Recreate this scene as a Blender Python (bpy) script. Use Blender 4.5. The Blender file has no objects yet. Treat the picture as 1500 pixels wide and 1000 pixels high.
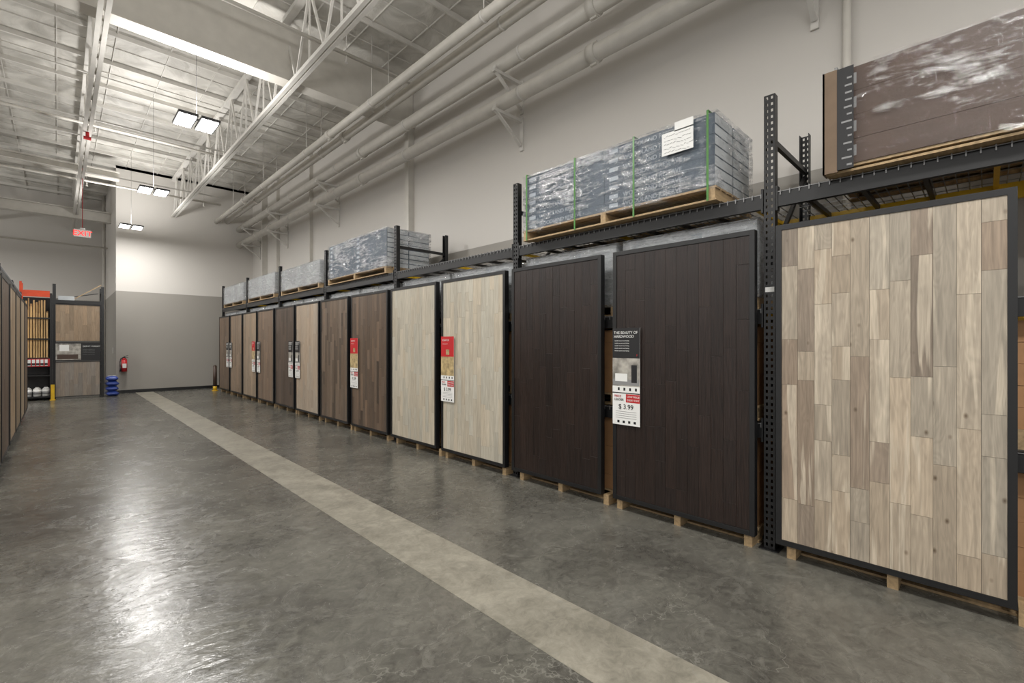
import bpy, math, random, bmesh
from mathutils import Vector, Matrix
random.seed(7)
sc=bpy.context.scene
def lin(c):
    return tuple(((v/255)/12.92 if v/255<=.04045 else ((v/255+.055)/1.055)**2.4) for v in c)
def L4(c): return (*lin(c),1)

# ---------------------------------------------------------------- materials
def newmat(name):
    m=bpy.data.materials.new(name); m.use_nodes=True
    nt=m.node_tree; b=nt.nodes['Principled BSDF']
    return m,nt,b
def N(nt,t,**kw):
    n=nt.nodes.new(t)
    for k,v in kw.items(): setattr(n,k,v)
    return n
def simple(name,rgb,rough=.5,metal=0,var=.12,scale=6,bump=.0,stretch=(1,1,1),spec=.5):
    m,nt,b=newmat(name)
    tc=N(nt,'ShaderNodeTexCoord'); mp=N(nt,'ShaderNodeMapping'); mp.inputs['Scale'].default_value=stretch
    nz=N(nt,'ShaderNodeTexNoise'); nz.inputs['Scale'].default_value=scale; nz.inputs['Detail'].default_value=5
    nt.links.new(tc.outputs['Object'],mp.inputs[0]); nt.links.new(mp.outputs[0],nz.inputs['Vector'])
    r=N(nt,'ShaderNodeValToRGB'); c=lin(rgb)
    r.color_ramp.elements[0].position=.3; r.color_ramp.elements[1].position=.7
    r.color_ramp.elements[0].color=(*[v*(1-var) for v in c],1); r.color_ramp.elements[1].color=(*[min(1,v*(1+var)) for v in c],1)
    nt.links.new(nz.outputs['Fac'],r.inputs[0]); nt.links.new(r.outputs[0],b.inputs['Base Color'])
    b.inputs['Roughness'].default_value=rough; b.inputs['Metallic'].default_value=metal
    b.inputs['Specular IOR Level'].default_value=spec
    if bump:
        bp=N(nt,'ShaderNodeBump'); bp.inputs['Strength'].default_value=bump; bp.inputs['Distance'].default_value=.01
        nt.links.new(nz.outputs['Fac'],bp.inputs['Height']); nt.links.new(bp.outputs[0],b.inputs['Normal'])
    return m
def emis(name,rgb,s):
    m,nt,b=newmat(name); b.inputs['Base Color'].default_value=L4(rgb)
    b.inputs['Emission Color'].default_value=L4(rgb); b.inputs['Emission Strength'].default_value=s
    return m

def wood_mat(name,rough=.5,grain=.25,cream=None,creamth=.6,knots=False,bump=.15,spec=.4,fy=14,sc1=4,cathedral=0):
    m,nt,b=newmat(name); lk=nt.links.new
    at=N(nt,'ShaderNodeAttribute',attribute_name='Col')
    tc=N(nt,'ShaderNodeTexCoord')
    cm=N(nt,'ShaderNodeCombineXYZ'); mu=N(nt,'ShaderNodeMath',operation='MULTIPLY'); mu.inputs[1].default_value=37.
    lk(at.outputs['Alpha'],mu.inputs[0]); lk(mu.outputs[0],cm.inputs[0]); lk(mu.outputs[0],cm.inputs[2])
    ad=N(nt,'ShaderNodeVectorMath',operation='ADD'); lk(tc.outputs['Object'],ad.inputs[0]); lk(cm.outputs[0],ad.inputs[1])
    mp=N(nt,'ShaderNodeMapping'); mp.inputs['Scale'].default_value=(1,fy,1.0); lk(ad.outputs[0],mp.inputs[0])
    nz=N(nt,'ShaderNodeTexNoise'); nz.inputs['Scale'].default_value=sc1; nz.inputs['Detail'].default_value=7; nz.inputs['Distortion'].default_value=.6
    lk(mp.outputs[0],nz.inputs['Vector'])
    mr=N(nt,'ShaderNodeMapRange'); mr.inputs['From Min'].default_value=.3; mr.inputs['From Max'].default_value=.7
    mr.inputs['To Min'].default_value=1-grain; mr.inputs['To Max'].default_value=1+grain*.6
    lk(nz.outputs['Fac'],mr.inputs['Value'])
    src=at.outputs['Color']
    if cream:
        mp2=N(nt,'ShaderNodeMapping'); mp2.inputs['Scale'].default_value=(1,9,.5); lk(ad.outputs[0],mp2.inputs[0])
        n2=N(nt,'ShaderNodeTexNoise'); n2.inputs['Scale'].default_value=1.6; n2.inputs['Detail'].default_value=3; n2.inputs['Distortion'].default_value=.5
        lk(mp2.outputs[0],n2.inputs['Vector'])
        r2=N(nt,'ShaderNodeValToRGB'); r2.color_ramp.elements[0].position=creamth; r2.color_ramp.elements[1].position=creamth+.05
        r2.color_ramp.elements[1].color=(.7,.7,.7,1); r2.color_ramp.elements[0].color=(0,0,0,1)
        lk(n2.outputs['Fac'],r2.inputs[0])
        mx=N(nt,'ShaderNodeMix',data_type='RGBA'); lk(r2.outputs[0],mx.inputs['Factor']); lk(src,mx.inputs['A']); mx.inputs['B'].default_value=L4(cream)
        src=mx.outputs['Result']
    vm=N(nt,'ShaderNodeVectorMath',operation='SCALE'); lk(src,vm.inputs[0]); lk(mr.outputs[0],vm.inputs['Scale'])
    out=vm.outputs[0]
    if cathedral:
        mp4=N(nt,'ShaderNodeMapping'); mp4.inputs['Scale'].default_value=(1,5,.7); lk(ad.outputs[0],mp4.inputs[0])
        n4=N(nt,'ShaderNodeTexNoise'); n4.inputs['Scale'].default_value=1.8; n4.inputs['Detail'].default_value=2; n4.inputs['Distortion'].default_value=.8; lk(mp4.outputs[0],n4.inputs['Vector'])
        k4=N(nt,'ShaderNodeMath',operation='MULTIPLY'); k4.inputs[1].default_value=75.; lk(n4.outputs['Fac'],k4.inputs[0])
        s4=N(nt,'ShaderNodeMath',operation='SINE'); lk(k4.outputs[0],s4.inputs[0])
        r4=N(nt,'ShaderNodeMapRange'); r4.inputs['From Min'].default_value=-1; r4.inputs['From Max'].default_value=1; r4.inputs['To Min'].default_value=1-cathedral; r4.inputs['To Max'].default_value=1+cathedral*.5; lk(s4.outputs[0],r4.inputs['Value'])
        v4=N(nt,'ShaderNodeVectorMath',operation='SCALE'); lk(out,v4.inputs[0]); lk(r4.outputs[0],v4.inputs['Scale']); out=v4.outputs[0]
    if knots:
        mp3=N(nt,'ShaderNodeMapping'); mp3.inputs['Scale'].default_value=(1,1.3,.8); lk(ad.outputs[0],mp3.inputs[0])
        vo=N(nt,'ShaderNodeTexVoronoi'); vo.inputs['Scale'].default_value=6.; lk(mp3.outputs[0],vo.inputs['Vector'])
        r3=N(nt,'ShaderNodeValToRGB'); r3.color_ramp.elements[0].position=.02; r3.color_ramp.elements[0].color=(.36,.3,.25,1)
        r3.color_ramp.elements[1].position=.11; r3.color_ramp.elements[1].color=(1,1,1,1)
        lk(vo.outputs['Distance'],r3.inputs[0])
        mm=N(nt,'ShaderNodeVectorMath',operation='MULTIPLY'); lk(out,mm.inputs[0]); lk(r3.outputs[0],mm.inputs[1]); out=mm.outputs[0]
    lk(out,b.inputs['Base Color']); b.inputs['Roughness'].default_value=rough; b.inputs['Specular IOR Level'].default_value=spec
    bp=N(nt,'ShaderNodeBump'); bp.inputs['Strength'].default_value=bump; bp.inputs['Distance'].default_value=.004
    lk(nz.outputs['Fac'],bp.inputs['Height']); lk(bp.outputs[0],b.inputs['Normal'])
    return m

M={}
M['black']=simple('black_powdercoat',(17,17,18),.42,var=.1)
M['yellow']=simple('yellow_paint',(205,165,25),.45)
M['orange']=simple('orange_paint',(206,68,24),.45)
M['pine']=simple('pallet_pine',(158,134,100),.7,var=.25,scale=5,stretch=(1,9,9))
M['wire']=simple('galvanised_wire',(130,130,130),.4,metal=.6)
M['kraft']=simple('kraft_carton',(158,118,80),.7)
M['edgeboard']=simple('brown_edge_board',(104,86,68),.7)
M['carton_grey']=simple('grey_printed_carton',(66,78,90),.5,var=.1,scale=3)
M['carton_print']=simple('pale_carton_print',(150,158,165),.5,var=.05)
M['carton_dark']=simple('brown_dark_carton',(66,49,39),.5,scale=3)
M['carton_white']=simple('white_carton',(176,180,182),.6,scale=3)
M['white']=simple('white_paper',(220,220,217),.6,var=.03)
M['red']=simple('red_print',(180,26,32),.5,var=.05)
M['ink']=simple('black_print',(22,22,24),.5,var=.05)
M['greyink']=simple('grey_print',(130,130,130),.5,var=.05)
M['green']=simple('green_strap',(66,120,48),.4)
M['photo']=simple('print_photo_room',(150,146,138),.4,var=.6,scale=9)
M['photo2']=simple('print_photo_swatch',(170,150,110),.4,var=.5,scale=12)
M['whitesteel']=simple('white_painted_steel',(206,203,197),.5,var=.05)
M['lamphousing']=simple('lamp_housing_grey',(60,60,62),.5,var=.05)
M['pipe']=simple('white_painted_pipe',(198,194,186),.45,var=.05)
M['blue']=simple('blue_plastic_bag',(44,66,140),.35,var=.3,bump=.6)
M['stick']=simple('pine_moulding',(196,160,108),.5,var=.3,scale=4,stretch=(8,8,.5))
M['lamp']=emis('led_diffuser',(255,254,252),16.)
M['exitred']=emis('exit_letter_red',(230,30,30),3.)
M['wood']=wood_mat('plank_generic',grain=.2)
M['woodrustic']=wood_mat('plank_rustic_acacia',grain=.24,cream=(192,180,161),creamth=.575,knots=True,cathedral=.07)
M['wooddark']=wood_mat('plank_dark_handscraped',rough=.36,grain=.55,bump=1.,spec=.42,fy=26)

def wrap(name,lo,hi,diff,tint,bd=.12,a0=.46,a1=.64,fine=1.,stretchz=8,rough=.12):
    m,nt,b=newmat(name); lk=nt.links.new
    tc=N(nt,'ShaderNodeTexCoord')
    def nz_(scl,rot,s,dist,det=8,ro=.66):
        mp=N(nt,'ShaderNodeMapping'); mp.inputs['Scale'].default_value=scl; mp.inputs['Rotation'].default_value=rot
        lk(tc.outputs['Object'],mp.inputs[0]); n=N(nt,'ShaderNodeTexNoise'); n.inputs['Scale'].default_value=s; n.inputs['Detail'].default_value=det; n.inputs['Roughness'].default_value=ro; n.inputs['Distortion'].default_value=dist
        lk(mp.outputs[0],n.inputs['Vector']); return n
    a=nz_((2,1.1,stretchz),(.25,0,0),2.4*fine,1.4); c=nz_((3,2.2,3.5),(-.5,0,0),3.5*fine,.9,6)
    mul=N(nt,'ShaderNodeMath',operation='MULTIPLY_ADD'); lk(a.outputs['Fac'],mul.inputs[0]); mul.inputs[1].default_value=.6
    m4=N(nt,'ShaderNodeMath',operation='MULTIPLY'); lk(c.outputs['Fac'],m4.inputs[0]); m4.inputs[1].default_value=.4; lk(m4.outputs[0],mul.inputs[2])
    # big-scale pale highlight patches put into the film's opacity
    pz=nz_((1,1,1.6),(.6,0,0),1.7,.5,3,.5); pr=N(nt,'ShaderNodeMapRange'); pr.inputs['From Min'].default_value=.4; pr.inputs['From Max'].default_value=.65; pr.inputs['To Min'].default_value=-.05; pr.inputs['To Max'].default_value=.07
    lk(pz.outputs['Fac'],pr.inputs['Value']); sm=N(nt,'ShaderNodeMath',operation='ADD'); lk(mul.outputs[0],sm.inputs[0]); lk(pr.outputs[0],sm.inputs[1])
    mr=N(nt,'ShaderNodeMapRange'); mr.inputs['From Min'].default_value=a0; mr.inputs['From Max'].default_value=a1
    mr.inputs['To Min'].default_value=lo; mr.inputs['To Max'].default_value=hi; lk(sm.outputs[0],mr.inputs['Value'])
    tr=N(nt,'ShaderNodeBsdfTransparent'); mx=N(nt,'ShaderNodeMixShader')
    b.inputs['Base Color'].default_value=L4(tint); b.inputs['Roughness'].default_value=.25; b.inputs['Specular IOR Level'].default_value=.9
    bp=N(nt,'ShaderNodeBump'); bp.inputs['Strength'].default_value=1.; bp.inputs['Distance'].default_value=bd
    lk(mul.outputs[0],bp.inputs['Height']); lk(bp.outputs[0],b.inputs['Normal'])
    gl=N(nt,'ShaderNodeBsdfGlossy'); gl.inputs['Roughness'].default_value=rough; lk(bp.outputs[0],gl.inputs['Normal'])
    gl.inputs['Color'].default_value=(.97,.97,.98,1)
    m2=N(nt,'ShaderNodeMixShader'); m2.inputs[0].default_value=1-diff
    lk(b.outputs[0],m2.inputs[1]); lk(gl.outputs[0],m2.inputs[2])
    lk(mr.outputs[0],mx.inputs[0]); lk(tr.outputs[0],mx.inputs[1]); lk(m2.outputs[0],mx.inputs[2])
    out=nt.nodes['Material Output']; lk(mx.outputs[0],out.inputs['Surface'])
    return m
M['wrap']=wrap('clear_stretch_wrap',.06,.85,.4,(215,222,230),.06,.47,.63)
M['wrapbrown']=wrap('clear_stretch_wrap_loose',.03,.75,.1,(190,185,180),.05,.53,.68,.7,7,.08)
M['wrapwhite']=wrap('milky_stretch_wrap',.4,.9,.65,(215,218,220))

def wall_mat(name):
    m,nt,b=newmat(name); lk=nt.links.new
    g=N(nt,'ShaderNodeNewGeometry'); s=N(nt,'ShaderNodeSeparateXYZ'); lk(g.outputs['Position'],s.inputs[0])
    c=N(nt,'ShaderNodeMath',operation='GREATER_THAN'); c.inputs[1].default_value=3.38; lk(s.outputs['Z'],c.inputs[0])
    mx=N(nt,'ShaderNodeMix',data_type='RGBA'); lk(c.outputs[0],mx.inputs['Factor'])
    mx.inputs['A'].default_value=L4((148,144,137)); mx.inputs['B'].default_value=L4((200,196,190))
    nz=N(nt,'ShaderNodeTexNoise'); nz.inputs['Scale'].default_value=60; lk(g.outputs['Position'],nz.inputs['Vector'])
    bp=N(nt,'ShaderNodeBump'); bp.inputs['Strength'].default_value=.05; lk(nz.outputs['Fac'],bp.inputs['Height']); lk(bp.outputs[0],b.inputs['Normal'])
    lk(mx.outputs['Result'],b.inputs['Base Color']); b.inputs['Roughness'].default_value=.6
    return m
M['wall']=wall_mat('two_tone_wall_paint')

def concrete(name,c1,c2,r0,r1,bumpd,scuff=(150,148,140),crack=.45,f1=.9,sc_amt=.4,bs=.4):
    m,nt,b=newmat(name); lk=nt.links.new
    g=N(nt,'ShaderNodeNewGeometry')
    def noise(sc_,det=8,rough=.6,dist=0,stretch=None):
        n=N(nt,'ShaderNodeTexNoise'); n.inputs['Scale'].default_value=sc_; n.inputs['Detail'].default_value=det; n.inputs['Roughness'].default_value=rough; n.inputs['Distortion'].default_value=dist
        if stretch:
            mp=N(nt,'ShaderNodeMapping'); mp.inputs['Scale'].default_value=stretch; lk(g.outputs['Position'],mp.inputs[0]); lk(mp.outputs[0],n.inputs['Vector'])
        else: lk(g.outputs['Position'],n.inputs['Vector'])
        return n
    a=noise(f1,9,.68,.5); f=noise(11,7,.75,1.2)
    mixf=N(nt,'ShaderNodeMath',operation='MULTIPLY_ADD'); lk(f.outputs['Fac'],mixf.inputs[0]); mixf.inputs[1].default_value=.45
    mm=N(nt,'ShaderNodeMath',operation='MULTIPLY'); lk(a.outputs['Fac'],mm.inputs[0]); mm.inputs[1].default_value=.55; lk(mm.outputs[0],mixf.inputs[2])
    r=N(nt,'ShaderNodeValToRGB'); r.color_ramp.elements[0].position=.40; r.color_ramp.elements[1].position=.61
    r.color_ramp.elements[0].color=L4(c1); r.color_ramp.elements[1].color=L4(c2); lk(mixf.outputs[0],r.inputs[0])
    col=r.outputs[0]
    sn=noise(2.6,11,.78,1.6); sr=N(nt,'ShaderNodeValToRGB'); sr.color_ramp.elements[0].position=.56; sr.color_ramp.elements[0].color=(0,0,0,1)
    sr.color_ramp.elements[1].position=.72; sr.color_ramp.elements[1].color=(sc_amt,sc_amt,sc_amt,1); lk(sn.outputs['Fac'],sr.inputs[0])
    mx=N(nt,'ShaderNodeMix',data_type='RGBA'); lk(sr.outputs[0],mx.inputs['Factor']); lk(col,mx.inputs['A']); mx.inputs['B'].default_value=L4(scuff); col=mx.outputs['Result']
    vo=N(nt,'ShaderNodeTexVoronoi',feature='DISTANCE_TO_EDGE'); vo.inputs['Scale'].default_value=.22
    dn=noise(1.5,5,.6); va=N(nt,'ShaderNodeVectorMath',operation='ADD'); vs=N(nt,'ShaderNodeVectorMath',operation='SCALE'); vs.inputs['Scale'].default_value=1.2
    lk(dn.outputs['Color'],vs.inputs[0]); lk(g.outputs['Position'],va.inputs[0]); lk(vs.outputs[0],va.inputs[1]); lk(va.outputs[0],vo.inputs['Vector'])
    cr=N(nt,'ShaderNodeMath',operation='LESS_THAN'); cr.inputs[1].default_value=.0008; lk(vo.outputs['Distance'],cr.inputs[0])
    lf=N(nt,'ShaderNodeMath',operation='MULTIPLY'); lf.inputs[1].default_value=crack; lk(cr.outputs[0],lf.inputs[0])
    m3=N(nt,'ShaderNodeMix',data_type='RGBA'); lk(lf.outputs[0],m3.inputs['Factor']); lk(col,m3.inputs['A']); m3.inputs['B'].default_value=L4((130,128,120)); col=m3.outputs['Result']
    lk(col,b.inputs['Base Color'])
    mr=N(nt,'ShaderNodeMapRange'); mr.inputs['From Min'].default_value=.35; mr.inputs['From Max'].default_value=.65; mr.inputs['To Min'].default_value=r0; mr.inputs['To Max'].default_value=r1
    lk(sn.outputs['Fac'],mr.inputs['Value']); lk(mr.outputs[0],b.inputs['Roughness'])
    bn=noise(7,4,.6,.3,(1,2.2,1)); bp=N(nt,'ShaderNodeBump'); bp.inputs['Strength'].default_value=bs; bp.inputs['Distance'].default_value=bumpd
    lk(bn.outputs['Fac'],bp.inputs['Height']); lk(bp.outputs[0],b.inputs['Normal'])
    b.inputs['Specular IOR Level'].default_value=.6
    return m
M['floor']=concrete('polished_concrete',(67,65,60),(107,105,97),.15,.33,.009,sc_amt=.34,bs=.5)
M['strip']=concrete('pale_concrete_infill',(110,106,95),(148,143,130),.35,.5,.004,scuff=(96,94,86),f1=2.5)

def deck_mat():
    m,nt,b=newmat('foil_insulation_deck'); lk=nt.links.new
    g=N(nt,'ShaderNodeNewGeometry'); n=N(nt,'ShaderNodeTexNoise'); n.inputs['Scale'].default_value=1.6; n.inputs['Detail'].default_value=6; n.inputs['Distortion'].default_value=1.
    lk(g.outputs['Position'],n.inputs['Vector'])
    r=N(nt,'ShaderNodeValToRGB'); r.color_ramp.elements[0].position=.35; r.color_ramp.elements[1].position=.65
    r.color_ramp.elements[0].color=L4((174,171,164)); r.color_ramp.elements[1].color=L4((210,207,200)); lk(n.outputs['Fac'],r.inputs[0]); lk(r.outputs[0],b.inputs['Base Color'])
    bp=N(nt,'ShaderNodeBump'); bp.inputs['Strength'].default_value=.7; bp.inputs['Distance'].default_value=.1; lk(n.outputs['Fac'],bp.inputs['Height']); lk(bp.outputs[0],b.inputs['Normal'])
    b.inputs['Roughness'].default_value=.5
    return m
M['deck']=deck_mat()

# ---------------------------------------------------------------- mesh builder
class MB:
    def __init__(s): s.v=[];s.f=[];s.m=[];s.c=[];s.mats=[];s.sm=[]
    def mi(s,mat):
        mm=M[mat]
        if mm not in s.mats: s.mats.append(mm)
        return s.mats.index(mm)
    def box(s,x0,x1,y0,y1,z0,z1,mat,col=None):
        if x0>x1:x0,x1=x1,x0
        if y0>y1:y0,y1=y1,y0
        i=len(s.v)
        s.v+=[(x0,y0,z0),(x1,y0,z0),(x1,y1,z0),(x0,y1,z0),(x0,y0,z1),(x1,y0,z1),(x1,y1,z1),(x0,y1,z1)]
        for f in ((0,3,2,1),(4,5,6,7),(0,1,5,4),(1,2,6,5),(2,3,7,6),(3,0,4,7)):
            s.f.append(tuple(i+k for k in f)); s.m.append(s.mi(mat)); s.c.append(col); s.sm.append(False)
    def bar(s,p0,p1,w,h,mat):
        p0=Vector(p0);p1=Vector(p1);d=(p1-p0).normalized()
        up=Vector((0,0,1)) if abs(d.z)<.9 else Vector((1,0,0))
        a=d.cross(up).normalized()*w/2; b=d.cross(a).normalized()*h/2
        i=len(s.v)
        for p in (p0,p1): s.v+=[tuple(p+a+b),tuple(p-a+b),tuple(p-a-b),tuple(p+a-b)]
        for f in ((0,1,2,3),(7,6,5,4),(0,4,5,1),(1,5,6,2),(2,6,7,3),(3,7,4,0)):
            s.f.append(tuple(i+k for k in f)); s.m.append(s.mi(mat)); s.c.append(None); s.sm.append(False)
    def cyl(s,p0,p1,r,mat,n=14,r1=None):
        if r1 is None:r1=r
        p0=Vector(p0);p1=Vector(p1);d=(p1-p0).normalized()
        up=Vector((0,0,1)) if abs(d.z)<.9 else Vector((1,0,0))
        a=d.cross(up).normalized(); b=d.cross(a).normalized(); i=len(s.v)
        for p,rr in ((p0,r),(p1,r1)):
            for k in range(n):
                t=2*math.pi*k/n; s.v.append(tuple(p+(a*math.cos(t)+b*math.sin(t))*rr))
        for k in range(n):
            k2=(k+1)%n; s.f.append((i+k,i+k2,i+n+k2,i+n+k)); s.m.append(s.mi(mat)); s.c.append(None); s.sm.append(True)
        s.f.append(tuple(i+k for k in range(n))[::-1]); s.f.append(tuple(i+n+k for k in range(n)))
        s.m+=[s.mi(mat)]*2; s.c+=[None]*2; s.sm+=[False]*2
    def build(s,name,loc=(0,0,0),rotz=0,parent=None,bevel=0):
        me=bpy.data.meshes.new(name); me.from_pydata(s.v,[],s.f)
        for m in s.mats: me.materials.append(m)
        me.polygons.foreach_set('material_index',s.m); me.polygons.foreach_set('use_smooth',s.sm)
        if any(c is not None for c in s.c):
            at=me.color_attributes.new('Col','FLOAT_COLOR','CORNER'); k=0
            for f,c in zip(s.f,s.c):
                for _ in f: at.data[k].color=c or (.01,.01,.01,0); k+=1
        me.update()
        bm=bmesh.new(); bm.from_mesh(me); bmesh.ops.recalc_face_normals(bm,faces=bm.faces); bm.to_mesh(me); bm.free()
        o=bpy.data.objects.new(name,me); sc.collection.objects.link(o); o.location=loc; o.rotation_euler=(0,0,rotz)
        if parent: o.parent=parent
        if bevel:
            bv=o.modifiers.new('bev','BEVEL'); bv.width=bevel; bv.segments=2; bv.limit_method='ANGLE'
        return o
def empty(name,loc=(0,0,0),rotz=0):
    o=bpy.data.objects.new(name,None); o.empty_display_size=.1; sc.collection.objects.link(o); o.location=loc; o.rotation_euler=(0,0,rotz); return o
def text(name,s,size,loc,rot,mat,parent,align='LEFT',ext=.0005):
    c=bpy.data.curves.new(name,'FONT'); c.body=s; c.size=size; c.align_x=align; c.extrude=ext; c.materials.append(M[mat])
    o=bpy.data.objects.new(name,c); sc.collection.objects.link(o); o.location=loc; o.rotation_euler=rot
    if parent:o.parent=parent
    return o
RX=(math.pi/2,0,-math.pi/2)

# ---------------------------------------------------------------- room
WX=5.42; BY=20.0; CX=1.36; FY=25.5; LX=-12; RY=-6; H=7.5
def quadbox(name,mat,*b):
    m=MB(); m.box(*b,mat); return m.build(name)
quadbox('floor','floor',LX,WX,RY,FY,-.1,0)
m=MB(); m.box(1.85,2.32,RY+.2,19.9,.0,.002,'strip'); m.build('trim_floor_strip')
quadbox('wall_right','wall',WX,WX+.2,RY,BY+.2,0,H)
quadbox('wall_back','wall',CX,WX,BY,BY+.2,0,H)
quadbox('wall_return','wall',CX,CX+.2,BY+.2,FY,0,H)
quadbox('wall_far','wall',LX,CX+.2,FY,FY+.2,0,H)
quadbox('ceiling','deck',LX-.2,WX+.2,RY-.2,FY+.2,H,H+.15)
m=MB(); m.box(CX-.012,WX,BY-.012,BY,0,.1,'black'); m.build('baseboard_back')
m=MB(); m.box(CX-.012,CX,BY,FY,0,.1,'black'); m.build('baseboard_return')
m=MB(); m.box(LX,CX-.012,FY-.012,FY,0,.1,'black'); m.build('baseboard_far')
m=MB(); m.box(WX-.012,WX,RY,BY-.012,0,.1,'black'); m.build('baseboard_right')

m=MB()
y=RY+.4
while y<FY:
    m.box(LX,WX-.01,y-.02,y+.02,H-.09,H-.001,'whitesteel'); y+=1.22
y=RY+1
while y<FY:
    m.box(LX,WX-.01,y-.006,y+.006,H-.02,H-.001,'whitesteel'); y+=.61
x=LX+.5
while x<WX:
    m.box(x-.006,x+.006,RY,FY,H-.03,H-.001,'whitesteel'); x+=.82
m.build('roof_purlins')

def joist(X,y0,y1,zb=6.12,zt=7.36):
    m=MB()
    m.box(X-.07,X-.012,y0,y1,zb-.045,zb+.02,'whitesteel'); m.box(X+.012,X+.07,y0,y1,zb-.045,zb+.02,'whitesteel')
    m.box(X-.06,X+.06,y0,y1,zt-.04,zt+.04,'whitesteel')
    n=int((y1-y0)/1.15); st=(y1-y0)/n
    for i in range(n):
        a=y0+i*st
        m.bar((X,a,zb),(X,a+st/2,zt),.035,.035,'whitesteel'); m.bar((X,a+st/2,zt),(X,a+st,zb),.035,.035,'whitesteel')
        m.bar((X,a+st/2,zb),(X,a+st/2,zt),.025,.025,'whitesteel')
    return m.build('roof_joist')
for X,ye in ((.44,FY-.1),(2.9,BY-.02),(-2.0,FY-.1),(-4.5,FY-.1),(-7,FY-.1),(-9.5,FY-.1)):
    joist(X,RY+.1,ye)
m=MB()
for y in (4.5,12.6,16.6):
    m.cyl((LX+.1,y,6.16),(3.6,y,6.16),.018,'whitesteel',8)
    m.cyl((LX+.1,y+.3,7.2),(WX-.2,y+.3,7.2),.018,'whitesteel',8)
m.build('joist_bridging_rods')
m=MB()
for y,z in ((7.6,6.55),(14.2,6.6),(18.4,6.4),(23.,5.2)):
    xe=4.0 if y<20 else CX-.03
    m.cyl((LX+.1,y,z),(xe,y,z),.03,'pipe',10)
    x=LX+1
    while x<xe-.3:
        m.cyl((x,y,z),(x,y,z-.14),.014,'whitesteel',8); m.cyl((x,y,z-.14),(x,y,z-.15),.03,'whitesteel',8)
        m.cyl((x,y,z),(x,y,H-.1),.006,'whitesteel',6); x+=2.9
m.build('sprinkler_branch_pipes')
def girder(y,z0,z1,xe,name='roof_girder'):
    m=MB(); m.box(LX,xe,y-.14,y+.14,z0,z0+.03,'pipe'); m.box(LX,xe,y-.14,y+.14,z1-.03,z1,'pipe'); m.box(LX,xe,y-.05,y+.05,z0+.03,z1-.03,'pipe')
    return m.build(name)
girder(8.6,6.2,7.15,WX-.01)
girder(22.,5.95,6.3,CX); girder(18.9,6.7,6.95,CX)
m=MB(); m.box(WX-.14,WX-.0,8.52,8.68,0,6.2,'pipe'); m.box(WX-.16,WX,8.48,8.72,0,.02,'pipe'); m.build('wall_column')
m=MB(); m.cyl((WX-.05,.93,0),(WX-.05,.93,H),.035,'pipe',12)
for z in (1.,3.9,5.8): m.box(WX-.05,WX,.88,.98,z,z+.04,'whitesteel')
m.build('wall_conduit')
m=MB(); m.cyl((CX+.0-.06,24.5,0),(CX-.06,24.5,H),.05,'pipe',12); m.build('wall_conduit')
m=MB()
m.box(WX-.18,WX,18.2,18.26,0,H,'pipe'); m.box(WX-.1,WX,16.9,16.96,0,H,'pipe'); m.box(WX-.1,WX,14.0,14.05,0,H,'pipe')
m.build('wall_stud_channels')

def pipe(X,z,r,y0=RY+.05,y1=BY-.01,coup=6.4):
    m=MB(); m.cyl((X,y0,z),(X,y1,z),r,'pipe',24)
    y=y0+3.1
    while y<y1:
        m.cyl((X,y-.06,z),(X,y+.06,z),r+.02,'pipe',24); m.box(X-.02,X+.02,y-.05,y+.05,z-r-.045,z+r+.045,'pipe'); y+=coup
    y=y0+1.2
    while y<y1:
        m.cyl((X,y-.02,z),(X,y+.02,z),r+.008,'whitesteel',24); 
        if z>6.1: m.cyl((X,y,z+r),(X,y,H-.1),.008,'whitesteel',6)
        y+=3.2
    return m.build('sprinkler_main_pipe')
pipe(4.95,5.38,.105); pipe(4.95,5.98,.105); pipe(4.2,6.15,.075); pipe(4.55,6.22,.085); 
for y in (1.2,5.3,12.2,16.1,19.0,-2.8):
    m=MB()
    for z in (5.38-.106,5.98-.106):
        m.box(4.78,WX-.004,y-.03,y+.03,z-.05,z,'whitesteel')
        m.bar((4.84,y,z-.04),(WX-.04,y,z-.42),.05,.03,'whitesteel')
        m.box(WX-.03,WX-.002,y-.035,y+.035,z-.5,z+.04,'whitesteel')
        m.box(4.8,4.815,y-.03,y+.03,z,z+.05,'whitesteel')
    m.build('pipe_support_bracket')

# ---------------------------------------------------------------- high bay lights
def highbay(X,Y,z=5.2,pw=1.0):
    e=empty('high_bay_light',(X,Y,z))
    for k,dx in enumerate((-.15,.15)):
        m=MB()
        m.box(dx-.13,dx+.13,-.27,.27,.0,.04,'lamphousing')
        m.box(dx-.08,dx+.08,-.09,.09,.04,.08,'lamphousing')
        for j in range(3):
            xx=dx-.118+.082*j
            m.box(xx,xx+.062,-.25,.25,-.012,0,'lamp')
        m.build('led_module_%d'%(k+1),parent=e)
    m=MB(); m.box(-.2,.2,-.015,.015,.05,.07,'lamphousing'); m.cyl((0,0,.07),(0,0,H-z-.01),.003,'lamphousing',6)
    m.build('hanger',parent=e)
    for nm,rot,p,zz,sx,sy in (('down_lamp',(0,0,0),118*pw,-.03,.58,.52),('up_fill',(math.pi,0,0),78*pw,.10,.56,.5)):  # the upward area light is an added fill to brighten the ceiling
        l=bpy.data.lights.new(nm,'AREA'); l.shape='RECTANGLE'; l.size=sx; l.size_y=sy; l.energy=p; l.color=(1,.98,.95)
        o=bpy.data.objects.new(nm,l); sc.collection.objects.link(o); o.parent=e; o.location=(0,0,zz); o.rotation_euler=rot
for y in (-4.2,-.5,4.2,8.93,13.66,18.3): highbay(1.6,y)
for y in (-3.,3.,8.,13.66,22.): highbay(-4.2,y,pw=1.5)  # unseen row behind the left rack, added to soften the overall light

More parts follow.
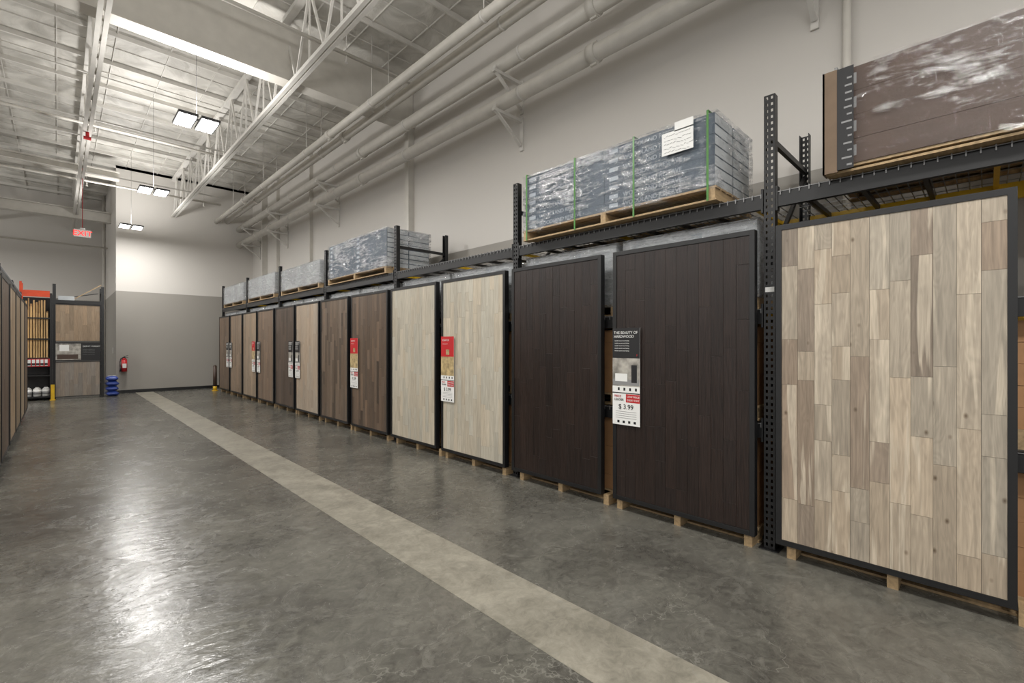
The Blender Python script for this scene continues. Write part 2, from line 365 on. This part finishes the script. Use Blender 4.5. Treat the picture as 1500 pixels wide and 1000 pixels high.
# ---------------------------------------------------------------- racks
B0=[-1.66,1.21,4.08,6.95,9.82,12.69,15.56,18.43]
def post(m,x,y,z1,face,mat='black'):
    w=.08; t=.005; xo=x; xi=x+t*face
    m.box(xo,xi,y-w/2,y-.026,0,z1,mat); m.box(xo,xi,y-.010,y+.010,0,z1,mat); m.box(xo,xi,y+.026,y+w/2,0,z1,mat)
    z=0.0
    while z<z1-.001:
        ze=min(z+.027,z1)
        m.box(xo,xi,y-.026,y-.010,z,ze,mat); m.box(xo,xi,y+.010,y+.026,z,ze,mat); z+=.0508
    m.box(xi,x+.07*face,y-w/2,y-w/2+t,0,z1,mat); m.box(xi,x+.07*face,y+w/2-t,y+w/2,0,z1,mat)
    m.box(x-.03*face,x+.11*face,y-.07,y+.07,0,.01,mat)
    m.box(x-.002*face,x,y-.036,y+.03,2.05,2.09,'white')
def rack(X0,X1,ys,ztop,levels,name='pallet_rack',rear='yellow'):
    s=1 if X1>X0 else -1
    m=MB()
    for y in ys:
        post(m,X0,y,ztop,s); post(m,X1,y,ztop,-s)
        for z in (.25,1.25,2.25,3.25):
            if z<ztop: m.box(X0+.02*s,X1-.02*s,y-.016,y+.016,z,z+.045,'black')
        for z in (.3,1.3,2.3):
            if z+.9<ztop+.1: m.bar((X0+.04*s,y,z),(X1-.04*s,y,z+.92),.03,.03,'black')
    for a,b in zip(ys[:-1],ys[1:]):
        for li,z in enumerate(levels):
            xx=X0
            m.box(xx,xx+.045*s,a+.045,b-.045,z-.12,z-.015,'black'); m.box(xx+.025*s,xx+.045*s,a+.045,b-.045,z-.015,z,'black')
            for yy in (a+.045,b-.06): m.box(xx-.006*s,xx+.05*s,yy,yy+.015,z-.15,z+.04,'black')
            m.box(X1-.045*s,X1,a+.045,b-.045,z-.12,z,rear)
            for k in range(8):
                yy=a+.2+(b-a-.4)*k/7; m.box(X0+.045*s,X1-.045*s,yy-.015,yy+.015,z-.04,z-.008,'black' if k%4 else rear)
            yy=a+.06
            while yy<b-.06:
                m.box(X0-.004*s,X1,yy-.003,yy+.003,z-.004,z+.002,'wire'); m.box(X0-.010*s,X0-.003*s,yy-.0035,yy+.0035,z-.035,z+.002,'wire'); yy+=.065
            for k in range(8):
                xw=X0+(X1-X0)*k/7; m.box(xw-.003,xw+.003,a+.05,b-.05,z-.008,z-.003,'wire')
    return m.build(name)
SH=2.84
rack(4.05,5.12,B0,3.62,[1.0,1.92,SH])
LB=[4.5,7.37,10.24,13.11,15.98]
rack(-.62,-1.69,LB,2.86,[1.0,1.92,2.8])

def panel(name,W,Hh,pw,base,var,mat,lmin=.3,lmax=1.2,odd=None,frame=.04,seed=0,gap=.0008,step=.0015):
    r=random.Random(seed); m=MB()
    m.box(.02,.06,0,W,0,Hh,'black')
    for b in ((0,frame,0,Hh),(W-frame,W,0,Hh),(frame,W-frame,0,frame),(frame,W-frame,Hh-frame,Hh)):
        m.box(-.006,.02,b[0],b[1],b[2],b[3],'black')
    n=max(1,round((W-2*frame)/pw)); st=(W-2*frame)/n
    for i in range(n):
        y0=frame+i*st; z=frame; first=True
        while z<Hh-frame-.001:
            l=r.uniform(lmin,lmax); 
            if first: l*=r.uniform(.2,1)
            first=False
            z2=min(z+l,Hh-frame)
            if Hh-frame-z2<.12: z2=Hh-frame
            k=1+r.gauss(0,var); k=max(.5,min(1.5,k)); c=lin(base)
            if odd and r.random()<odd[0]: c=lin(odd[1])
            hue=r.uniform(-.04,.04)
            m.box(.0+r.uniform(0,step),.02,y0+gap,y0+st-gap,z+gap,z2-gap,mat,(c[0]*k*(1+hue),c[1]*k,c[2]*k*(1-hue),r.random()))
            z=z2
    return m
PX=3.95; Z0=.105; PH=2.44
def place(y0,y1,bev=0,**kw):
    m=panel('p',y1-y0,PH,**kw); return m.build('wood_flooring_display_panel',(PX,y0,Z0),bevel=bev)
place(-.125,1.135,pw=.105,base=(160,148,131),var=.09,mat='woodrustic',odd=(.18,(138,124,109)),seed=21,lmin=.2,lmax=.95)
place(1.285,2.6,bev=.0015,pw=.105,base=(36,26,22),var=.14,mat='wooddark',seed=2,gap=.0004,step=.002)
place(2.74,4.04,bev=.0015,pw=.105,base=(36,26,22),var=.14,mat='wooddark',seed=3,gap=.0004,step=.002)
place(4.16,5.49,pw=.083,base=(176,168,152),var=.06,mat='wood',lmin=.25,lmax=.8,seed=4)
place(5.62,6.91,pw=.083,base=(176,168,152),var=.06,mat='wood',lmin=.25,lmax=.8,seed=5)
place(7.02,8.37,pw=.083,base=(92,77,64),var=.2,mat='wood',lmin=.25,lmax=.9,seed=6)
place(8.51,9.79,pw=.083,base=(98,84,71),var=.18,mat='wood',lmin=.25,lmax=.9,seed=8)
place(9.9,11.22,pw=.12,base=(162,147,130),var=.06,mat='wood',seed=9)
place(11.33,12.64,pw=.12,base=(82,70,61),var=.12,mat='wood',seed=10)
place(12.78,14.1,pw=.12,base=(116,99,84),var=.12,mat='wood',seed=12)
place(14.22,15.52,pw=.12,base=(145,128,109),var=.1,mat='wood',seed=13)
place(15.65,16.95,pw=.12,base=(128,111,94),var=.12,mat='wood',seed=14)
place(17.08,18.38,pw=.12,base=(104,88,74),var=.12,mat='wood',seed=15)
cl=[(160,142,118),(112,94,78),(166,150,126),(94,78,66),(155,134,108),(142,124,100),(160,142,118),(105,88,72)]
k=0
for a,b in zip(LB[:-1],LB[1:]):
    for j in range(2):
        ya=a+.07+j*1.4; m=panel('p',1.3,PH,pw=.12,base=cl[k],var=.12,mat='wood',seed=30+k)
        m.build('wood_flooring_display_panel',(-.52,ya+1.3,Z0),math.pi); k+=1

# ---------------------------------------------------------------- pallets + cartons
def pallet_geo(m,x0,x1,y0,y1,z,h=.12,stick=0):
    n=3
    for i in range(n):
        y=y0+.04+(y1-y0-.08)*i/(n-1); m.box(x0-stick,x1,y-.03,y+.03,z+.016,z+h-.018,'pine')
        if stick: m.box(x0-stick,x0,y-.03,y+.03,z,z+.016,'pine')
    k=7
    for i in range(k):
        x=x0+(x1-x0-.1)*i/(k-1); m.box(x,x+.1,y0,y1,z+h-.018,z+h,'pine')
        if i in(0,3,6): m.box(x,x+.1,y0,y1,z,z+.016,'pine')
def wrapshell(x0,x1,y0,y1,z0,z1,mat,name,parent,seed):
    r=random.Random(seed)
    bm=bmesh.new(); bmesh.ops.create_cube(bm,size=1)
    bmesh.ops.subdivide_edges(bm,edges=bm.edges,cuts=11,use_grid_fill=True)
    for v in bm.verts:
        n=v.co.copy(); 
        v.co=Vector((x0+(x1-x0)*(v.co.x+.5),y0+(y1-y0)*(v.co.y+.5),z0+(z1-z0)*(v.co.z+.5)))
        v.co+=Vector((n.x*r.uniform(0,.016),n.y*r.uniform(0,.016),n.z*r.uniform(0,.012)))
    me=bpy.data.meshes.new(name); bm.to_mesh(me); bm.free(); me.materials.append(M[mat])
    for p in me.polygons: p.use_smooth=True
    o=bpy.data.objects.new(name,me); sc.collection.objects.link(o); o.parent=parent
def load(y0,y1,x0,x1,z,ztop,carton,rows,cols,wrapm='wrap',straps=0,strapmat='green',label=False,txt=None,name='shrink_wrapped_carton_pallet',seed=0,stick=0,wrapped=True,edge=False,pinset=0,endwhite=False,jit=.006):
    e=empty(name,((x0+x1)/2,(y0+y1)/2,z)); cx,cy=(x0+x1)/2,(y0+y1)/2
    ax,bx,ay,by=x0-cx,x1-cx,y0-cy,y1-cy
    m=MB(); pallet_geo(m,ax+pinset,bx,ay,by,0,stick=stick,h=.12 if not edge else .05); m.build('wood_pallet',parent=e)
    zb=.12 if not edge else .05
    hh=(ztop-z-zb)/rows; m=MB(); r=random.Random(seed)
    for i in range(rows):
        for j in range(cols):
            for q in range(2):
                jx=r.uniform(0,jit)
                a=ay+.02+(by-ay-.04)*j/cols; b=ay+.02+(by-ay-.04)*(j+1)/cols
                c=ax+.02+(bx-ax-.04)*q/2; d=ax+.02+(bx-ax-.04)*(q+1)/2
                m.box(c+jx,d-.003,a+.002,b-.002,zb+i*hh+.0005,zb+(i+1)*hh-.001,carton)
                if q==0:
                    m.box(c+jx-.001,c+jx,b-.16,b-.06,zb+(i+.3)*hh,zb+(i+.75)*hh,'carton_print' if not edge else 'greyink')
                if j==0 and endwhite: m.box(c+.01,d-.01,a+.001,a+.002,zb+i*hh+.006,zb+(i+1)*hh-.008,'carton_white')
    m.build('cartons',parent=e,bevel=.0012)
    if txt:
        for i in range(rows):
            for j in range(cols):
                b=ay+.02+(by-ay-.04)*(j+1)/cols
                text('carton_print',txt,min(.065,hh*.66),(ax+.017,b-.22,zb+(i+.26)*hh),RX,'carton_print',e)
    if wrapped: wrapshell(ax,bx,ay,by,zb-.02,ztop-z+.008,wrapm,'stretch_wrap',e,seed)
    zt=ztop-z
    if straps:
        m=MB()
        for i in range(straps):
            y=ay+(by-ay)*(.03+.94*i/(straps-1)) if straps>1 else 0
            w=.009
            m.box(ax-.013,ax-.010,y-w,y+w,.0,zt+.02,strapmat); m.box(ax-.013,bx+.013,y-w,y+w,zt+.018,zt+.021,strapmat); m.box(bx+.010,bx+.013,y-w,y+w,0,zt+.02,strapmat)
        m.build('straps',parent=e)
    if edge:
        m=MB(); m.box(ax-.015,ax-.005,by-.075,by+.012,.0,zt+.005,'edgeboard'); m.box(ax-.015,ax+.09,by+.0,by+.012,.0,zt+.005,'edgeboard')
        m.box(ax-.018,ax-.015,by-.17,by-.075,.01,zt,'ink')
        rr=random.Random(8)
        for k in range(13): m.box(ax-.0195,ax-.018,by-.16,by-.16+rr.uniform(.02,.06),.03+k*.05,.042+k*.05,'greyink')
        m.build('edge_boards',parent=e)
    if label:
        m=MB(); ly=ay+(by-ay)*.15
        m.box(ax-.018,ax-.015,ly-.15,ly+.14,zt-.26,zt-.06,'white'); m.box(ax-.018,ax-.015,ly-.15,ly+.02,zt-.07,zt+.01,'white')
        rr=random.Random(5)
        for k in range(5):
            yy=ly+.12
            while yy>ly-.12:
                w=rr.uniform(.012,.035); m.bar((ax-.0185,yy,zt-.24+.036*k),(ax-.0185,yy-w,zt-.24+.036*k+rr.uniform(-.012,.012)),.003,.002,'ink'); yy-=w+.008
        m.build('paper_label',parent=e)
    return e
Zs=SH+.005
load(1.58,3.83,3.93,4.78,Zs,3.59,'carton_grey',7,2,straps=4,label=True,txt='WOODLAND RESERVE',seed=1,endwhite=True,jit=.002)
load(-1.45,.81,3.93,4.85,Zs,3.56,'carton_dark',4,1,wrapm='wrapbrown',straps=3,strapmat='greyink',seed=2,edge=True,pinset=.03,jit=.001)
load(7.15,9.55,4.0,4.9,Zs,3.63,'carton_grey',8,2,seed=3,endwhite=True,jit=.002)
load(10.05,12.45,4.02,4.9,Zs,3.45,'carton_white',6,2,wrapm='wrapwhite',seed=4)
load(12.95,15.3,4.02,4.9,Zs,3.5,'carton_white',6,2,wrapm='wrapwhite',seed=5)
load(15.8,18.1,4.02,4.9,Zs,3.5,'carton_white',6,2,wrapm='wrapwhite',seed=6)
cm=['kraft','carton_dark','kraft','carton_grey']
for bi,(a,b) in enumerate(zip(B0[:-1],B0[1:])):
    for j in range(2):
        ya=a+.1+j*1.36; yb=ya+1.28
        kf=bi<3
        load(ya,yb,4.12,5.02,0,.86,'kraft' if kf else cm[(bi+j)%4],5,2,wrapped=False,name='carton_pallet',seed=bi*2+j,stick=.13,txt='RIDGE' if bi<2 else None)
        load(ya,yb,4.12,5.02,1.005,1.78,'kraft' if kf else cm[(bi+j+1)%4],5,2,wrapped=False,name='carton_pallet',seed=bi*2+j)
        if bi>0: load(ya,yb,4.12,5.02,1.925,2.67,'carton_white',5,2,wrapm='wrapwhite',seed=bi*2+j+40)
for a,b in zip(LB[:-1],LB[1:]):
    load(a+.1,b-.1,-1.6,-.75,0,.84,'kraft',5,3,wrapped=False,name='carton_pallet',seed=9)
    load(a+.1,b-.1,-1.6,-.75,1.005,1.74,'carton_dark',5,3,wrapped=False,name='carton_pallet',seed=9)

# ---------------------------------------------------------------- price signs
def sign(ylo,w,ztop,h,head,x=PX-.022):
    e=empty('hanging_price_sign',(x,ylo,ztop-h))
    m=MB(); m.box(0,.004,0,w,0,h,'white')
    m.box(-.001,0,0,w,h*.69,h,head)
    m.box(-.001,0,0,w,h*.40,h*.69,'photo' if head=='ink' else 'photo2')
    if head=='ink':
        m.box(-.0015,-.001,w*.02,w*.98,h*.41,h*.47,'greyink'); m.box(-.002,-.0015,w*.1,w*.3,h*.44,h*.62,'ink'); m.box(-.002,-.0015,w*.45,w*.9,h*.45,h*.53,'white')
    else:
        m.box(-.002,-.0015,w*.35,w*.6,h*.72,h*.8,'photo2')
    m.box(-.0015,0,0,w,h*.335,h*.40,'white')
    for k in range(4): m.box(-.002,-.0015,w*.1+k*w*.21,w*.1+k*w*.21+w*.07,h*.355,h*.385,'ink')
    m.box(-.0012,0,0,w,h*.325,h*.335,'ink'); m.box(-.0012,0,0,w*.5,h*.235,h*.32,'red')
    for k in range(4): m.box(-.001,0,w*.12,w*.88,h*(.07+.022*k),h*(.074+.022*k),'greyink')
    for k in range(4): m.box(-.001,0,w*(.14+.2*k),w*(.22+.2*k),h*.02,h*.045,'ink')
    m.box(.004,.010,w*.1,w*.9,h*.1,h*.96,'black')
    m.build('sign_board',parent=e)
    s=w/.30
    def T(t,size,y,z,mt,al='LEFT'): text('lettering',t,size*s,(-.0025,y,z),RX,mt,e,al)
    if head=='ink':
        T('THE BEAUTY OF',.036,w*.95,h*.94,'white'); T('HARDWOOD',.036,w*.95,h*.90,'white')
        for k in range(5): T('durable natural wood lasting',.014,w*.92,h*(.865-.026*k),'white')
        T('F',.03,w*.12,h*.71,'red')
    else:
        T('SCRATCH',.036,w*.9,h*.93,'white'); T('wood you can trust',.016,w*.9,h*.88,'white')
    T('LOW PRICE',.026,w*.46,h*.285,'white'); T('EVERY DAY',.026,w*.46,h*.25,'white')
    T('PRICE',.030,w*.93,h*.285,'red'); T('LEADER',.030,w*.93,h*.25,'ink')
    T('$ 3.99',.066,w*.5,h*.165,'ink','CENTER')
    return e
sign(2.29,.30,1.79,.94,'ink')
sign(5.17,.30,1.74,.92,'red')
sign(8.06,.30,1.74,.92,'red')
sign(10.92,.28,1.70,.85,'ink'); sign(11.36,.28,1.70,.85,'ink')
sign(13.82,.28,1.70,.85,'ink'); sign(14.28,.28,1.70,.85,'red')
sign(16.7,.26,1.68,.8,'ink'); sign(17.1,.26,1.68,.8,'ink')

# ---------------------------------------------------------------- end cap rack at far end
m=MB()
for x in (-.08,.98):
    for y in (19.0,19.7):
        m.box(x-.035,x+.035,y,y+.05,0,3.38,'black')
    for z in (.4,1.4,2.4,3.2): m.box(x-.015,x+.015,19.05,19.7,z,z+.04,'black')
for z in (1.0,2.0,2.92): 
    m.box(-.045,.945,19.0,19.05,z-.1,z,'black'); m.box(-.045,.945,19.7,19.75,z-.1,z,'black')
    for k in range(9): m.box(-.03+k*.12,-.024+k*.12,19.0,19.75,z,z+.006,'wire')
m.bar((.3,19.3,2.95),(.95,19.35,3.45),.2,.02,'pine'); m.bar((-.05,19.5,2.97),(.9,19.5,3.2),.02,.02,'black')
m.box(0,.35,19.1,19.6,2.93,3.05,'carton_white')
m.build('endcap_rack')
m=panel('p',1.0,1.1,pw=.1,base=(145,126,104),var=.1,mat='wood',seed=50,frame=.02); m.build('wood_flooring_display_panel',(.93,18.93,1.7),math.pi/2)
m=panel('p',1.0,1.04,pw=.1,base=(132,123,113),var=.06,mat='wood',seed=51,frame=.02); m.build('wood_flooring_display_panel',(.93,18.93,.07),math.pi/2)
e=empty('endcap_information_sign',(-.07,18.93,1.12))
m=MB(); m.box(0,1.0,0,.02,0,.56,'ink'); m.box(0.02,.56,-.002,0,.04,.52,'photo'); m.box(.05,.5,-.003,-.002,.06,.2,'carton_dark'); m.box(.1,.3,-.003,-.002,.3,.48,'white'); m.build('board',parent=e)
text('lettering',"DON'T FORGET",.055,(.6,-.003,.42),(math.pi/2,0,0),'white',e)
for k in range(4): text('lettering','installation needs and trim',.025,(.6,-.003,.34-.05*k),(math.pi/2,0,0),'greyink',e)
m=MB(); m.box(-.15,-.07,18.85,18.93,0,.45,'yellow'); m.box(-.17,-.05,18.83,18.95,0,.02,'yellow'); m.build('yellow_corner_guard')

m=MB()
for x in (-.78,-.17):
    for y in (19.0,19.6): m.box(x,x+.05,y,y+.05,0,3.4 if x<-.5 else 3.1,'orange' if x<-.5 else 'black')
m.box(-.73,-.17,18.98,19.0,2.98,3.16,'orange'); m.box(-.73,-.17,19.62,19.64,.0,3.0,'black')
m.box(-.73,-.17,19.0,19.6,1.2,1.23,'black'); m.box(-.73,-.17,19.0,19.6,.7,.73,'black'); m.box(-.73,-.17,19.0,19.6,.08,.12,'black')
m.box(-.73,-.17,18.98,19.0,.98,1.2,'red')
for z in(1.75,2.35): m.box(-.73,-.17,19.02,19.06,z,z+.04,'black')
m.build('moulding_rack')
m=MB(); r=random.Random(3); x=-.72
while x<-.22:
    w=r.uniform(.03,.05)
    for yy in (19.1,19.25,19.4): m.box(x,x+w-.008,yy,yy+.02,1.235,r.uniform(2.5,2.95),'stick')
    x+=w+.012
m.build('wood_moulding_bundle')
m=MB(); 
x=-.70
while x<-.2:
    m.box(x,x+.06,18.965,18.978,1.0,1.18,'white'); m.box(x,x+.06,18.96,18.965,1.02,1.08,'ink'); x+=.085
m.build('shelf_price_labels')
def bottle(x,y,z):
    m=MB(); m.cyl((0,0,0),(0,0,.2),.085,'white',16); m.cyl((0,0,.2),(0,0,.26),.085,'white',16,.03); m.cyl((0,0,.26),(0,0,.29),.03,'ink',12); m.cyl((0,0,.06),(0,0,.14),.087,'greyink',16)
    m.bar((.05,0,.24),(.09,0,.14),.02,.02,'white'); m.build('adhesive_jug',(x,y,z))
for z in (.121,):
    for x in (-.62,-.43,-.25): bottle(x,19.12,z)
def bag(x,y,z,rz,i):
    bm=bmesh.new(); bmesh.ops.create_cube(bm,size=1); bmesh.ops.subdivide_edges(bm,edges=bm.edges,cuts=5,use_grid_fill=True)
    r=random.Random(i)
    for v in bm.verts:
        a,b=v.co.x*2,v.co.y*2; k=(1-a**4)*(1-b**4)
        v.co=Vector((v.co.x*.30,v.co.y*.56,v.co.z*(.03+.13*max(0,k)**.5)+r.uniform(-.004,.004)))
    me=bpy.data.meshes.new('bag'); bm.to_mesh(me); bm.free(); me.materials.append(M['blue']); me.materials.append(M['white'])
    for p in me.polygons:
        p.use_smooth=True
        c=p.center
        if abs(c.x)<.09 and abs(c.y)<.14: p.material_index=1
    o=bpy.data.objects.new('blue_mortar_bag',me); sc.collection.objects.link(o); o.location=(x,y,z); o.rotation_euler=(0,0,rz)
for i in range(4): bag(1.21,19.25,.082+i*.155,(.04,-.03,.03,-.04)[i],i)

e=empty('fire_extinguisher',(1.56,BY-.13,.72))
m=MB(); m.cyl((0,0,0),(0,0,.38),.075,'red',20); m.cyl((0,0,.38),(0,0,.44),.075,'red',20,.03); m.cyl((0,0,.44),(0,0,.49),.02,'ink',12)
m.bar((-.01,0,.49),(.1,0,.53),.02,.012,'ink'); m.bar((-.01,0,.47),(.1,0,.46),.02,.012,'ink'); m.box(-.05,.05,-.078,-.07,.12,.26,'white')
pts=[(-.02,0,.47),(-.09,-.01,.42),(-.11,-.01,.3),(-.1,-.01,.12)]
for a,b in zip(pts[:-1],pts[1:]): m.cyl(a,b,.012,'ink',8)
m.cyl((-.1,-.01,.14),(-.1,-.01,.0),.014,'ink',8,.025); m.box(-.04,.04,.07,.125,.1,.46,'ink'); m.build('cylinder_and_hose',parent=e)
m=MB(); m.box(CX-.01,CX,21,21.15,1.3,1.5,'white'); m.build('wall_control_plate')

m=MB(); m.cyl((3.9,18.75,0),(3.9,18.75,.02),.1,'yellow',16); m.cyl((3.9,18.75,.02),(3.9,18.75,.16),.06,'yellow',16); m.cyl((3.9,18.75,.16),(3.9,18.75,.85),.06,'carton_dark',16); m.cyl((3.9,18.75,.85),(3.9,18.75,.89),.06,'carton_dark',16,.03)
m.build('rack_guard_bollard')

e=empty('exit_sign',(.47,17.,4.5))
m=MB(); m.box(-.17,.17,-.02,.02,0,.2,'white'); m.cyl((0,0,.2),(0,0,H-4.51),.008,'red',8); m.cyl((0,0,.2),(0,0,.24),.05,'white',12); m.build('housing',parent=e)
text('lettering','EXIT',.19,(0,-.022,.035),(math.pi/2,0,0),'exitred',e,'CENTER',.002)
m=MB(); m.cyl((.44,13.2,6.08),(.44,13.2,5.95),.03,'red',10); m.box(.38,.5,13.15,13.25,5.93,5.97,'red'); m.build('strobe_alarm')

w=bpy.data.worlds.new('world'); sc.world=w; w.use_nodes=True; w.node_tree.nodes['Background'].inputs[0].default_value=(1,.985,.965,1); w.node_tree.nodes['Background'].inputs[1].default_value=.9
cd=bpy.data.cameras.new('camera'); cam=bpy.data.objects.new('camera',cd); sc.collection.objects.link(cam); sc.camera=cam
cd.sensor_width=36; cd.lens=680/1500*36; cd.clip_start=.05; cd.shift_y=.002
cam.location=(0,0,1.64); cam.rotation_euler=(math.pi/2,0,-math.atan2(665,680))
sc.view_settings.view_transform='Standard'; sc.view_settings.exposure=0
